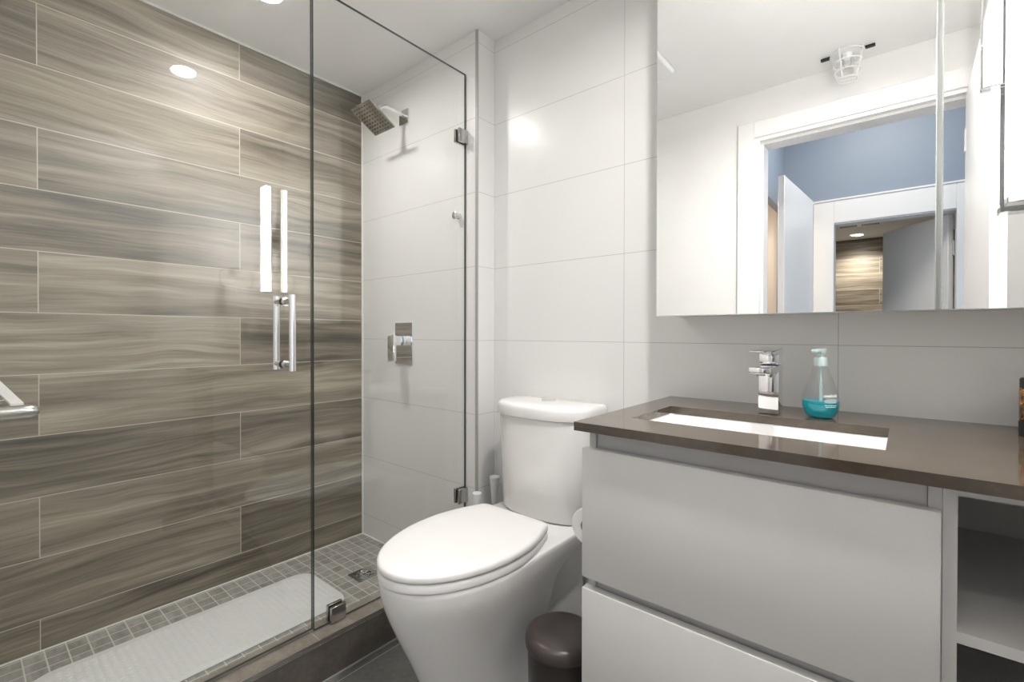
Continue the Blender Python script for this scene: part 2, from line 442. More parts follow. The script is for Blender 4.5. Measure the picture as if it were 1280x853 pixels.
struct('wall_closet', bm, M['beige'], label='beige closet walls beyond the hall', cat='wall')
bm = bm_new(); box(bm, 3.8, 3.9, YH, -3.0, 0, HZ); box(bm, 3.8, 3.9, -1.9, YF-0.125, 0, HZ); box(bm, 3.8, 3.9, -3.0, -1.9, 0, 0.5); box(bm, 3.8, 3.9, -3.0, -1.9, 2.2, HZ)
struct('wall_hall_right', bm, M['hallp'], label='hall end wall with the window opening', cat='wall')
bm = bm_new()
box(bm, 1.645, 1.775, YH, YH+0.016, 0, 2.06, 0.003, 1); box(bm, 2.44, 2.56, YH, YH+0.016, 0, 2.06, 0.003, 1)
box(bm, 1.775, 2.44, YH, YH+0.016, 1.892, 2.06, 0.003, 1); box(bm, 1.635, 2.57, YH, YH+0.022, 2.06, 2.072)
box(bm, 1.755, 1.775, YH-0.12, YH, 0, 1.905); box(bm, 2.44, 2.455, YH-0.12, YH, 0, 1.905); box(bm, 1.775, 2.44, YH-0.12, YH, 1.885, 1.905)
struct('trim_11', bm, M['trimw'], label='white casing of the far doorway, seen in the mirror', cat='casing')
# leaf standing open in the hall (left in the mirror)
d2 = bpy.data.objects.new('door_2', None); COL.objects.link(d2); d2.location = (1.65, -2.92, 0)
d2['kind'] = 'structure'; d2['label'] = 'pale blue-lit open hall door at the left in the mirror'; d2['category'] = 'door'
bm = bm_new(); box(bm, -0.018, 0.018, 0.0, 0.78, 0.012, 2.04, 0.002, 1)
xf(bm, 0, Matrix.Translation((1.648, -2.915, 0)) @ Matrix.Rotation(math.radians(3.6), 4, 'Z'))
obj('door_leaf', bm, M['trimw'], d2)
# far bathroom
YB = -6.45; RZ = 2.30
bm = B(0.9, 3.2, YB-0.1, YB, 0, RZ)
struct('wall_far_bathroom', bm, M['wood_far'], label='wood look tiled wall in the far bathroom, seen in the mirror', cat='wall')
bm = bm_new(); box(bm, 0.85, 0.9, YB, YH-0.12, 0, RZ); box(bm, 3.2, 3.25, YB, YH-0.12, 0, RZ)
box(bm, 0.9, 1.45, YH-0.14, YH-0.12, 0, RZ); box(bm, 2.46, 3.2, YH-0.14, YH-0.12, 0, RZ)
struct('wall_far_sides', bm, M['paint'], label='white side walls of the far bathroom', cat='wall')
struct('ceiling_far_bathroom', B(0.9, 3.2, YB, YH-0.12, RZ, RZ+0.05), M['ceil'], label='white ceiling of the far bathroom', cat='ceiling')
d3 = bpy.data.objects.new('door_3', None); COL.objects.link(d3); d3.location = (2.437, YH-0.13, 0)
d3['kind'] = 'structure'; d3['label'] = 'white door half open into the far bathroom, seen in the mirror'; d3['category'] = 'door'
bm = bm_new(); box(bm, 0, 0.62, -0.035, 0.0, 0.012, 1.883, 0.002, 1)
A3 = Matrix.Translation((2.435, YH-0.135, 0)) @ Matrix.Rotation(math.radians(180+54), 4, 'Z')
xf(bm, 0, A3); obj('door_leaf', bm, M['trimw'], d3)
obj('hinge', B(2.428, 2.438, YH-0.134, YH-0.10, 1.60, 1.70), M['satin'], d3)

# ------------------------------------------------------------------ lamps and ceiling things
def downlight(loc, r, label, group, mat, ringm):
    t = thing('ceiling_downlight', label, 'light', loc)
    bm = bm_new(); lathe(bm, loc, [(r+0.014, -0.001), (r+0.013, -0.005), (r+0.002, -0.006), (r, -0.002)], 40, cap=False)
    obj('trim_ring', bm, ringm, t)
    bm = bm_new(); lathe(bm, loc, [(r, -0.0025), (r*0.5, -0.003), (0.001, -0.003)], 40)
    obj('lens', bm, mat, t)
downlight((0.40, -0.745, CZ), 0.048, 'round lit downlight in the ceiling above the shower', None, M['downlight'], M['wplast'])
downlight((1.985, -0.76, CZ), 0.048, 'round lit downlight in the ceiling in front of the vanity, reflected in the shower glass', None, M['downlight'], M['wplast'])
downlight((1.72, -6.1, RZ), 0.06, 'round lit downlight in the far bathroom ceiling, seen in the mirror', None, M['farlamp'], M['wplast'])
t = thing('ceiling_vent', 'slotted dark vent in the far bathroom ceiling, seen in the mirror', 'vent', (1.78, -5.5, RZ))
bm = bm_new()
for k in range(9):
    box(bm, 1.60+k*0.018, 1.612+k*0.018, -5.52, -5.38, RZ-0.004, RZ-0.001)
    box(bm, 1.80+k*0.018, 1.812+k*0.018, -5.52, -5.38, RZ-0.004, RZ-0.001)
obj('slots', bm, M['vent'], t)
bm = B(1.58, 1.985, -5.55, -5.35, RZ-0.003, RZ-0.0005); obj('frame', bm, M['wplast'], t)

t = thing('exhaust_fan', 'white exhaust fan cover with rounded corners on the ceiling, at the mirror edge', 'exhaust fan', (1.21, -0.90, CZ))
fn = lambda i: rrect(1.06+i, 1.36-i, -1.05+i, -0.75-i, 0.035)
obj('cover', soft_slab(bm_new(), fn, CZ-0.032, CZ-0.006, 0.014), M['wplast'], t)
obj('base', soft_slab(bm_new(), lambda i: rrect(1.075+i, 1.345-i, -1.035+i, -0.765-i, 0.03), CZ-0.008, CZ, 0.001), M['wplast'], t)

SX, SY = 1.985, -1.40
t = thing('fire_sprinkler', 'white fire sprinkler in a wire cage on the ceiling, seen in the mirror', 'sprinkler', (SX, SY, CZ))
bm = bm_new(); lathe(bm, (SX, SY, CZ), [(0.05, 0), (0.048, -0.006), (0.02, -0.010), (0.014, -0.03), (0.010, -0.04), (0.001, -0.04)], 32)
obj('escutcheon', bm, M['wplast'], t)
bm = bm_new()
tube(bm, [(SX-0.012, SY, CZ-0.035), (SX-0.016, SY, CZ-0.055), (SX, SY, CZ-0.078)], 0.003, 8)
tube(bm, [(SX+0.012, SY, CZ-0.035), (SX+0.016, SY, CZ-0.055), (SX, SY, CZ-0.078)], 0.003, 8)
lathe(bm, (SX, SY, CZ), [(0.020, -0.080), (0.020, -0.082), (0.001, -0.083)], 20)
obj('sprinkler_head', bm, M['satin'], t)
bm = bm_new()
for (r, z) in ((0.062, -0.012), (0.054, -0.05), (0.046, -0.088), (0.036, -0.122)):
    tube(bm, [(SX+r*math.cos(a*PI/12), SY+r*math.sin(a*PI/12), CZ+z) for a in range(24)], 0.0028, 6, closed=True)
for a in (0.4, 1.97, 3.54, 5.11):
    tube(bm, [(SX+r*math.cos(a), SY+r*math.sin(a), CZ+z) for r, z in ((0.064, -0.001), (0.062, -0.012), (0.054, -0.05), (0.046, -0.088), (0.036, -0.122))], 0.0028, 6)
tube(bm, [(SX-0.036, SY, CZ-0.122), (SX+0.036, SY, CZ-0.122)], 0.0028, 6)
obj('wire_cage', bm, M['wplast'], t)
for s in (-1, 1):
    bm = bm_new(); box(bm, SX+s*0.080-0.018, SX+s*0.080+0.018, SY-0.008, SY+0.008, CZ-0.012, CZ-0.001, 0.002, 1)
    obj('clip', bm, M['black'], t)

# ------------------------------------------------------------------ mirror cabinet and light bar
MY = -0.175
t = thing('mirror_cabinet', 'wall mounted medicine cabinet with two mirrored doors above the vanity', 'cabinet', (2.1, 0, 1.12))
obj('body', B(1.638, 2.612, MY+0.021, -0.0005, 1.123, 2.28, 0.001, 1), M['lacquer'], t)
for x0, x1 in ((1.634, 2.2365), (2.2455, 2.612)):
    d = obj('mirror_door', B(x0, x1, MY+0.0015, MY+0.020, 1.1195, 2.283), M['edge'], t)
    bm = bm_new(); box(bm, x0+0.0015, x1-0.0015, MY, MY+0.0016, 1.121, 2.281)
    obj('mirror', bm, M['mirror'], d, smooth=False)

SXC = 2.362
t = thing('wall_sconce', 'lit vertical square light bar on chrome mount on the mirror, right edge', 'light', (SXC, MY, 1.645))
obj('backplate', B(SXC-0.062, SXC+0.062, MY-0.014, MY-0.0005, 1.55, 1.745, 0.002, 1), M['chrome'], t)
bx0, bx1, by0, by1 = SXC-0.030, SXC+0.026, -0.241, -0.203
obj('diffuser', B(bx0+0.003, bx1-0.003, by0, by1-0.002, 1.325, 1.965, 0.002, 1), M['sconce'], t)
bm = bm_new()
box(bm, bx0-0.001, bx1+0.001, by0-0.0005, by1, 1.311, 1.325, 0.0015, 1); box(bm, bx0-0.001, bx1+0.001, by0-0.0005, by1, 1.965, 1.979, 0.0015, 1)
box(bm, bx0-0.001, bx0+0.0032, by1-0.006, by1, 1.325, 1.965); box(bm, bx1-0.0032, bx1+0.001, by1-0.006, by1, 1.325, 1.965)
box(bm, bx0+0.003, bx1-0.003, by1-0.002, by1, 1.325, 1.965)
obj('frame', bm, M['edge'], t)
bm = bm_new(); box(bm, SXC-0.02, SXC+0.02, by1, MY-0.014, 1.60, 1.695)
obj('arm', bm, M['chrome'], t)

# ------------------------------------------------------------------ vanity
VZ = 0.868
t = thing('vanity_cabinet', 'pale grey vanity with two handleless drawers and open shelves', 'cabinet', (2.1, -0.27, 0))
bm = bm_new()
box(bm, 1.628, 1.644, -0.536, -0.002, 0.10, VZ-0.0202)
box(bm, 2.217, 2.233, -0.536, -0.002, 0.10, VZ-0.0202)
box(bm, 1.644, 2.217, -0.018, -0.002, 0.10, VZ-0.0202)
box(bm, 1.644, 2.217, -0.536, -0.018, 0.10, 0.118)
obj('carcass', bm, M['carcass'], t)
for z0, z1 in ((0.785, VZ-0.021), (0.455, 0.535)):
    obj('finger_rail', B(1.6445, 2.2165, -0.530, -0.514, z0, z1), M['carcass'], t)
for z0, z1 in ((0.511, 0.8075), (0.19, 0.4855)):
    obj('drawer', B(1.6215, 2.231, -0.560, -0.5365, z0, z1, 0.0015, 2), M['lacquer'], t)
bm = bm_new()
box(bm, 2.2335, 2.25, -0.536, -0.002, 0.10, VZ-0.0202); box(bm, 2.602, 2.618, -0.536, -0.002, 0.10, VZ-0.0202)
box(bm, 2.25, 2.602, -0.536, -0.002, VZ-0.037, VZ-0.0202); box(bm, 2.25, 2.602, -0.016, -0.002, 0.10, VZ-0.037)
obj('shelf_frame', bm, M['lacquer'], t)
for z in (0.612, 0.36, 0.10):
    obj('shelf', B(2.25, 2.602, -0.534, -0.016, z, z+0.017), M['lacquer'], t)
obj('toe_kick', B(1.65, 2.60, -0.47, -0.45, 0.0, 0.10), M['carcass'], t)

# countertop with cutout
bm = bm_new()
cx0, cx1, cy0, cy1 = 1.690, 2.164, -0.450, -0.205
ox0, ox1, oy0, oy1 = 1.610, 2.6185, -0.577, -0.0005
for z in (VZ-0.0195, VZ):
    pass
def ringq(a, z): return [bm.verts.new((x, y, z)) for x, y in a]
O = [(ox0, oy0), (ox1, oy0), (ox1, oy1), (ox0, oy1)]; I = [(cx0, cy0), (cx1, cy0), (cx1, cy1), (cx0, cy1)]
ot, it, ob, ib = ringq(O, VZ), ringq(I, VZ), ringq(O, VZ-0.0195), ringq(I, VZ-0.0195)
for k in range(4):
    j = (k+1) % 4
    bm.faces.new((ot[k], ot[j], it[j], it[k])); bm.faces.new((ob[k], ib[k], ib[j], ob[j]))
    bm.faces.new((ot[k], ob[k], ob[j], ot[j])); bm.faces.new((it[k], it[j], ib[j], ib[k]))
bmesh.ops.bevel(bm, geom=[e for e in bm.edges if all(abs(v.co.z-VZ) < 1e-5 for v in e.verts) and len([f for f in e.link_faces if abs(f.normal.z) < 0.5]) == 1], offset=0.0012, segments=1, affect='EDGES')
tag(obj('countertop', bm, M['quartz'], smooth=False), 'dark brown grey quartz countertop with a rectangular sink cutout', 'countertop')
# basin
t = thing('sink_basin', 'white rectangular undermount sink set into the brown countertop', 'sink', (1.927, -0.33, VZ-0.16))
bm = bm_new()
rings = []
for ins, z in ((-0.02, VZ-0.0205), (-0.002, VZ-0.0205), (0.0, VZ-0.024), (0.012, VZ-0.11), (0.03, VZ-0.135), (0.09, VZ-0.142)):
    rings.append([Vector((x, y, z)) for x, y in rrect(cx0+ins, cx1-ins, cy0+ins, cy1-ins, 0.012+max(0, ins)*0.3)])
ring_loft(bm, rings, cap0=False)
rings = []
for ins, z in ((-0.02, VZ-0.0205), (-0.02, VZ-0.035), (-0.008, VZ-0.04), (0.004, VZ-0.12), (0.03, VZ-0.152), (0.09, VZ-0.158)):
    rings.append([Vector((x, y, z)) for x, y in rrect(cx0+ins, cx1-ins, cy0+ins, cy1-ins, 0.012+max(0, ins)*0.3)])
ring_loft(bm, rings, cap0=False)
bmesh.ops.remove_doubles(bm, verts=bm.verts[:], dist=1e-5)
obj('bowl', bm, M['ceramic'], t)
bm = bm_new(); lathe(bm, (1.927, -0.33, VZ-0.142), [(0.03, 0), (0.028, 0.003), (0.012, 0.003), (0.01, 0.001), (0.001, 0.001)], 28)
obj('drain', bm, M['chrome'], t)

# faucet
fx0, fx1 = 1.904, 1.950; fy0, fy1 = -0.178, -0.128
t = thing('sink_faucet', 'square chrome single-lever faucet behind the sink', 'faucet', (1.927, -0.15, VZ))
obj('body', B(fx0, fx1, fy0, fy1, VZ+0.0005, VZ+0.122, 0.0025, 2), M['chrome'], t)
bm = bm_new(); box(bm, fx0-0.001, fx1+0.001, -0.272, fy1, VZ+0.106, VZ+0.122, 0.003, 2)
obj('spout', bm, M['chrome'], t)
bm = bm_new(); box(bm, fx0+0.001, fx1-0.001, fy0+0.004, fy1-0.002, VZ+0.1245, VZ+0.152, 0.002, 2)
n0 = len(bm.verts)
box(bm, fx0-0.001, fx1+0.001, -0.265, fy1, VZ+0.152, VZ+0.160, 0.002, 2)
bm.verts.ensure_lookup_table()
for q in bm.verts[n0:]:
    k = (fy1-q.co.y)/(fy1+0.265)
    if q.co.z < VZ+0.1555: q.co.z += 0.006*k-0.004*(1-k)
    else: q.co.z += 0.006*(1-k)
obj('lever', bm, M['chrome'], t)
bm = bm_new(); lathe(bm, (1.927, -0.258, VZ+0.106), [(0.010, 0.001), (0.010, -0.004), (0.007, -0.004), (0.007, 0.0)], 20, cap=False)
obj('aerator', bm, M['chrome_dk'], t)

# soap bottle
sx, sy = 2.033, -0.144
t = thing('soap_dispenser', 'clear teardrop soap bottle with teal liquid and pale pump', 'soap', (sx, sy, VZ))
prof = [(r*0.87, z*0.97) for r, z in [(0.020, 0.0008), (0.030, 0.0015), (0.038, 0.010), (0.043, 0.024), (0.0445, 0.036), (0.0435, 0.048), (0.038, 0.068), (0.031, 0.088), (0.024, 0.107), (0.0185, 0.122), (0.0165, 0.128), (0.0165, 0.132)]]
def smoothprof(p, n=4):
    out = []
    for i in range(len(p)-1):
        p0, p1, p2, p3 = p[max(i-1, 0)], p[i], p[i+1], p[min(i+2, len(p)-1)]
        for k in range(n):
            u = k/n
            out.append(tuple(0.5*((2*b)+(-a+c)*u+(2*a-5*b+4*c-d)*u*u+(-a+3*b-3*c+d)*u**3) for a, b, c, d in zip(p0, p1, p2, p3)))
    return out+[p[-1]]
sp = smoothprof(prof)
bm = bm_new(); lathe(bm, (sx, sy, VZ), sp, 48)
obj('bottle', bm, M['bottle'], t)
bm = bm_new()
lp = [(max(r-0.0015, 0.001), z+0.0012) for r, z in sp if z < 0.041]
lathe(bm, (sx, sy, VZ), lp, 48)
obj('liquid_soap', bm, M['liquid'], t)
bm = bm_new(); tube(bm, [(sx, sy, VZ+0.012), (sx+0.001, sy, VZ+0.07), (sx, sy, VZ+0.128)], 0.0035, 12)
obj('dip_tube', bm, M['pump'], t)
bm = bm_new(); lathe(bm, (sx, sy, VZ), [(r*0.84, z*0.97) for r, z in [(0.0175, 0.1285), (0.0175, 0.146), (0.0165, 0.149), (0.010, 0.150), (0.010, 0.160), (0.013, 0.161), (0.0145, 0.166), (0.0135, 0.1705), (0.001, 0.1715)]], 32)
n0 = len(bm.verts); box(bm, -0.006, 0.006, -0.034, 0.0, 0.1565, 0.165, 0.003, 2)
xf(bm, n0, Matrix.Translation((sx, sy, VZ)) @ Matrix.Rotation(math.radians(-18), 4, 'Z'))
obj('pump', bm, M['pump'], t)
# printed lettering wrapped round the bottle
def bottle_r(z):
    for (r0, z0), (r1, z1) in zip(sp, sp[1:]):
        if z0 <= z <= z1: return r0+(r1-r0)*(z-z0)/max(1e-6, z1-z0)
    return 0.04
bm = bm_new()
cu = bpy.data.curves.new('lettering', 'FONT'); cu.body = 'method'; cu.size = 0.0105; cu.offset = 0.0002
to = bpy.data.objects.new('lettering_tmp', cu); COL.objects.link(to)
dg = bpy.context.evaluated_depsgraph_get(); dg.update()
tm = bpy.data.meshes.new_from_object(to.evaluated_get(dg))
bm.from_mesh(tm); bpy.data.objects.remove(to); bpy.data.curves.remove(cu)
for q in bm.verts: q.co = Vector((q.co.x-0.014, 0, q.co.y+0.0525))
for zz, wd in ((0.047, 0.022), (0.0435, 0.026), (0.040, 0.024), (0.033, 0.025), (0.0295, 0.021)):
    random.seed(int(zz*10000)); x = -wd/2
    while x < wd/2:
        l = random.uniform(0.0015, 0.005)
        vs = [bm.verts.new((a, 0, b)) for a, b in ((x, zz), (x+l, zz), (x+l, zz+0.0015), (x, zz+0.0015))]
        bm.faces.new(vs); x += l+0.001
a0 = math.radians(-52)
for q in bm.verts:
    r = bottle_r(q.co.z)+0.0006; a = a0+q.co.x/0.039
    q.co = Vector((sx+r*math.cos(a), sy+r*math.sin(a), VZ+q.co.z))
obj('lettering', bm, M['lettering'], t, smooth=False, label='white printed lettering')

# amber jar at the right edge
jx, jy = 2.397, -0.112
t = thing('amber_jar', 'mottled amber jar with black lid at the right edge of the countertop', 'jar', (jx, jy, VZ))
bm = bm_new(); lathe(bm, (jx, jy, VZ), [(0.031, 0.0006), (0.033, 0.002), (0.033, 0.026), (0.0325, 0.028), (0.001, 0.028)], 40)
obj('base', bm, M['black'], t)
bm = bm_new(); lathe(bm, (jx, jy, VZ), [(0.031, 0.0281), (0.0325, 0.031), (0.0325, 0.092), (0.031, 0.094), (0.001, 0.094)], 40)
obj('body', bm, M['amber'], t)
bm = bm_new(); lathe(bm, (jx, jy, VZ), [(0.032, 0.0942), (0.032, 0.111), (0.030, 0.114), (0.001, 0.1145)], 40)
obj('lid', bm, M['black'], t)

# ------------------------------------------------------------------ toilet
TX = 1.195
t = thing('toilet', 'white two-piece toilet with elongated closed seat lid', 'toilet', (TX, -0.4, 0))
def egg(w, yb, ym, yf, kb=0.28, rb=0.04, inset=0.0, n=22):
    """outline, front half ellipse, back tapering to a flat edge at yb; ym is where it is widest"""
    w -= inset; yf += inset; yb -= inset
    pts = []
    for k in range(n+1):
        a = -PI/2+PI*k/n      # -90..90 : from left through front to right
        pts.append((TX+w*math.sin(a), ym-(ym-yf)*math.cos(a)))
    L = yb-ym; m = 8
    side = []
    for k in range(1, m+1):
        s = k/m*(1-rb/max(L, 0.05)); side.append((w*(1-kb*s*s), ym+L*s))
    wx, wy = side[-1]
    cor = []
    for k in range(1, 6):
        a = PI/2*k/5; cor.append((wx-rb*(1-math.cos(a))*1.0, wy+(yb-wy)*math.sin(a)))
    right = side+cor
    pts += [(TX+x, y) for x, y in right]
    pts += [(TX-x, y) for x, y in reversed(right)]
    return pts
lidf = lambda i: egg(0.190, -0.283, -0.50, -0.795, 0.30, 0.03, i)
# lid with domed top
bm = bm_new()
rings = []
for ins, z in ((0.004, 0.4545), (0.0005, 0.456), (0.0, 0.459), (0.0, 0.466), (0.002, 0.4705), (0.007, 0.4740), (0.014, 0.4755), (0.05, 0.4770), (0.11, 0.4775)):
    rings.append([Vector((x, y, z)) for x, y in lidf(ins)])
ring_loft(bm, rings)
obj('lid', bm, M['seat'], t, ang=60)
bm = bm_new()
rings = []
for ins, z in ((0.006, 0.4285), (0.0015, 0.430), (0.001, 0.434), (0.002, 0.446), (0.005, 0.4515), (0.012, 0.4525), (0.06, 0.4525)):
    rings.append([Vector((x, y, z)) for x, y in lidf(ins)])
ring_loft(bm, rings)
obj('seat', bm, M['seat'], t, ang=60)
bm = bm_new()
for s in (-1, 1):
    bm = bm_new(); lathe(bm, (TX+s*0.07, -0.265, 0.4267), [(0.011, 0), (0.011, 0.016), (0.008, 0.020), (0.001, 0.020)], 20)
    obj('hinge', bm, M['seat'], t)
# bowl and skirt : sections from the floor up
def sec(z, w, yf, ym, yb, kb, rb=0.04): return [Vector((x, y, z)) for x, y in egg(w, yb, ym, yf, kb, rb)]
bm = bm_new()
S = [(0.0, .118, -.648, -.42, -.25, .10), (0.05, .119, -.655, -.42, -.25, .10), (0.11, .125, -.674, -.43, -.25, .10), (0.17, .135, -.700, -.44, -.25, .10),
     (0.22, .146, -.724, -.45, -.25, .09), (0.27, .157, -.747, -.46, -.245, .08), (0.31, .167, -.764, -.48, -.235, .07), (0.345, .176, -.777, -.49, -.19, .06),
     (0.37, .182, -.784, -.50, -.11, .05), (0.39, .185, -.787, -.50, -.06, .03), (0.41, .1865, -.789, -.50, -.05, .01), (0.422, .1865, -.790, -.50, -.05, .0), (0.4265, .183, -.786, -.50, -.053, .0)]
ring_loft(bm, [sec(*s) for s in S])
box(bm, TX-0.112, TX+0.112, -0.30, -0.03, 0.0, 0.40, 0.012, 3)
obj('bowl', bm, M['ceramic'], t, ang=60)
# tank (D-shaped) and its lid
def dshape(hw, yb, yc, yf, inset=0.0, n=28, r=0.02):
    hw -= inset; yf += inset; yb -= inset
    pts = []
    for k in range(n+1):
        a = -PI/2+PI*k/n
        sx_ = math.copysign(abs(math.sin(a))**0.80, math.sin(a)); cy_ = abs(math.cos(a))**0.80
        pts.append((TX+hw*sx_, yc-(yc-yf)*cy_))
    pts += [(TX+hw, yb-r), (TX+hw-r*0.3, yb-r*0.3), (TX+hw-r, yb), (TX-hw+r, yb), (TX-hw+r*0.3, yb-r*0.3), (TX-hw, yb-r)]
    return pts
bm = bm_new()
ring_loft(bm, [[Vector((x, y, z)) for x, y in dshape(hw, -0.012, -0.10, yf, ins)] for z, hw, yf, ins in
               ((0.4275, .178, -.205, .012), (0.431, .180, -.207, .003), (0.436, .180, -.208, 0), (0.60, .186, -.214, 0), (0.7745, .193, -.220, 0))])
obj('tank', bm, M['ceramic'], t, ang=50)
fn = lambda i: dshape(.2005, -0.006, -0.10, -.229, i)
bm = bm_new()
ring_loft(bm, [[Vector((x, y, z)) for x, y in fn(i)] for i, z in ((.006, .7765), (.001, .7775), (0, .780), (0, .808), (.002, .814), (.006, .8185), (.013, .8215), (.03, .8235), (.07, .8245))])
obj('tank_lid', bm, M['ceramic'], t, ang=50)
bm = bm_new(); lathe(bm, (TX-0.0, -0.095, .8246), [(0.027, 0), (0.027, 0.003), (0.024, 0.0045), (0.001, 0.0045)], 32)
b = obj('flush_button', bm, M['chrome'], t)

# toilet paper
px, pz = 1.510, 0.540
t = thing('paper_holder', 'chrome toilet paper holder on the vanity side, behind the roll', 'holder', (1.628, -0.24, pz))
bm = bm_new(); box(bm, 1.620, 1.6278, -0.246, -0.206, pz-0.02, pz+0.02, 0.0015, 1)
obj('wall_plate', bm, M['chrome'], t)
bm = bm_new(); tube(bm, [(1.621, -0.226, pz), (px+0.006, -0.226, pz), (px+0.001, -0.228, pz), (px, -0.234, pz), (px, -0.365, pz)], 0.006, 14)
obj('arm', bm, M['chrome'], t)
t = thing('toilet_paper', 'white toilet paper roll between toilet and vanity', 'toilet paper', (px, -0.30, pz-0.065))
bm = bm_new(); cpos = (px, -0.30, pz-0.0135)
lathe(bm, cpos, [(0.0215, -0.049), (0.050, -0.05), (0.0515, -0.048), (0.0515, 0.048), (0.050, 0.05), (0.0215, 0.049)], 48, 'y', cap=False)
obj('paper', bm, M['paper'], t)
bm = bm_new(); lathe(bm, cpos, [(0.0213, -0.0495), (0.0198, -0.0495), (0.0198, 0.0495), (0.0213, 0.0495), (0.0213, -0.0495)], 40, 'y', cap=False)
obj('core', bm, M['card'], t)

# bin
bx, by = 1.500, -0.462
t = thing('pedal_bin', 'small dark brown bin with domed lid between toilet and vanity', 'trash can', (bx, by, 0))
bm = bm_new(); lathe(bm, (bx, by, 0), [(0.080, 0.0), (0.082, 0.004), (0.0865, 0.12), (0.089, 0.248), (0.089, 0.252), (0.001, 0.252)], 56)
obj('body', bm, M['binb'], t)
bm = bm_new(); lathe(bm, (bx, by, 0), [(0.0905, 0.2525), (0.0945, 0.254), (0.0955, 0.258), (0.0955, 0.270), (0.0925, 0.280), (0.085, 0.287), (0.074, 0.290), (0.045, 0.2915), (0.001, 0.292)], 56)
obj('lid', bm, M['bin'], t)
bm = bm_new(); box(bm, bx+0.045, bx+0.085, by+0.055, by+0.085, 0.23, 0.278, 0.004, 2)
obj('hinge', bm, M['black'], t)

# brush and plunger behind the toilet
def wand(name, label, cat, x, y, ztop, kind):
    t = thing(name, label, cat, (x, y, 0))
    if kind == 'brush':
        bm = bm_new(); lathe(bm, (x, y, 0), [(0.046, 0.0), (0.048, 0.004), (0.044, 0.12), (0.041, 0.13), (0.015, 0.135), (0.001, 0.135)], 32)
        obj('holder', bm, M['wplast'], t)
    else:
        bm = bm_new(); lathe(bm, (x, y, 0), [(0.055, 0.0), (0.056, 0.006), (0.05, 0.03), (0.035, 0.06), (0.018, 0.075), (0.014, 0.09), (0.001, 0.09)], 32)
        obj('cup', bm, M['wplast'], t)
    s = 1.0 if kind == 'brush' else 0.85
    bm = bm_new(); lathe(bm, (x, y, 0), [(0.007, 0.08), (0.008, 0.15), (0.010, ztop-0.14), (0.0165*s, ztop-0.045), (0.0205*s, ztop-0.012), (0.0215*s, ztop-0.003), (0.019*s, ztop), (0.001, ztop+0.0005)], 28)
    obj('handle', bm, M['wplast'], t)
wand('toilet_brush', 'white toilet brush with the taller flared handle, beside the tank', 'toilet brush', .906, -.068, .485, 'brush')
wand('plunger', 'white plunger with the shorter handle, just left of the toilet brush', 'plunger', .914, -.18, .449, 'plunger')

# ------------------------------------------------------------------ shower
t = thing('fixed_glass_screen', 'fixed clear glass shower panel with chrome clamps', 'shower glass', (GX, -0.43, 0.136))
PT = 2.150
bm = bm_new(); box(bm, GX-0.005, GX+0.005, -0.766, -0.1075, 0.1365, PT)
for f in bm.faces:
    if abs(f.normal.y) > 0.9 or abs(f.normal.z) > 0.9: f.material_index = 1
obj('glass', bm, [M['glass'], M['gedge']], t, smooth=False)
def clamp(y0, y1, z0, z1):
    bm = bm_new()
    box(bm, GX+0.0055, GX+0.017, y0, y1, z0, z1, 0.0015, 1); box(bm, GX-0.017, GX-0.0055, y0, y1, z0, z1, 0.0015, 1)
    o = obj('clamp', bm, M['chrome_dk'], t)
    bm = bm_new(); box(bm, GX-0.0056, GX-0.0051, y0+0.002, y1-0.002, z0+0.002, z1-0.002); box(bm, GX+0.0051, GX+0.0056, y0+0.002, y1-0.002, z0+0.002, z1-0.002)
    obj('gasket', bm, M['black'], o)
clamp(-0.156, -0.106, 1.857, 1.912); clamp(-0.156, -0.106, 0.365, 0.425); clamp(-0.716, -0.664, 0.1365, 0.188)

TH = math.radians(0.5)
t = thing('shower_door', 'hinged clear glass shower door with a tubular pull handle', 'shower door', (GX, -1.1, 0.14))
bm = bm_new(); box(bm, -0.005, 0.005, -0.745, -0.0035, 0.145, 2.15)
for f in bm.faces:
    if abs(f.normal.y) > 0.9 or abs(f.normal.z) > 0.9: f.material_index = 1
MD = Matrix.Translation((GX, -0.768, 0)) @ Matrix.Rotation(TH, 4, 'Z')
xf(bm, 0, MD); obj('glass', bm, [M['glass'], M['gedge']], t, smooth=False)
hy = -0.087
bm = bm_new()
zt, zb = CAMH+0.093, CAMH-0.093
for s in (-1, 1):
    tube(bm, [(s*0.052, hy, zb-0.018), (s*0.052, hy, zt+0.018)], 0.0095, 20)
    for z in (zt, zb): tube(bm, [(s*0.0055, hy, z), (s*0.052, hy, z)], 0.0090, 18)
xf(bm, 0, MD); h = obj('pull_handle', bm, M['chrome'], t)
bm = bm_new()
for s in (-1, 1):
    for z in (zt, zb): tube(bm, [(s*0.0052, hy, z), (s*0.010, hy, z)], 0.0125, 22)
xf(bm, 0, MD); obj('washers', bm, M['chrome_dk'], h)
for z in (0.38, 1.9):
    bm = bm_new(); box(bm, -0.016, 0.016, -0.749, -0.69, z-0.04, z+0.04, 0.002, 1)
    xf(bm, 0, MD); obj('hinge', bm, M['chrome_dk'], t)
bm = bm_new(); box(bm, -0.004, 0.004, -0.744, -0.004, 0.1365, 0.1448)
xf(bm, 0, MD); obj('bottom_seal', bm, M['bottle'], t)

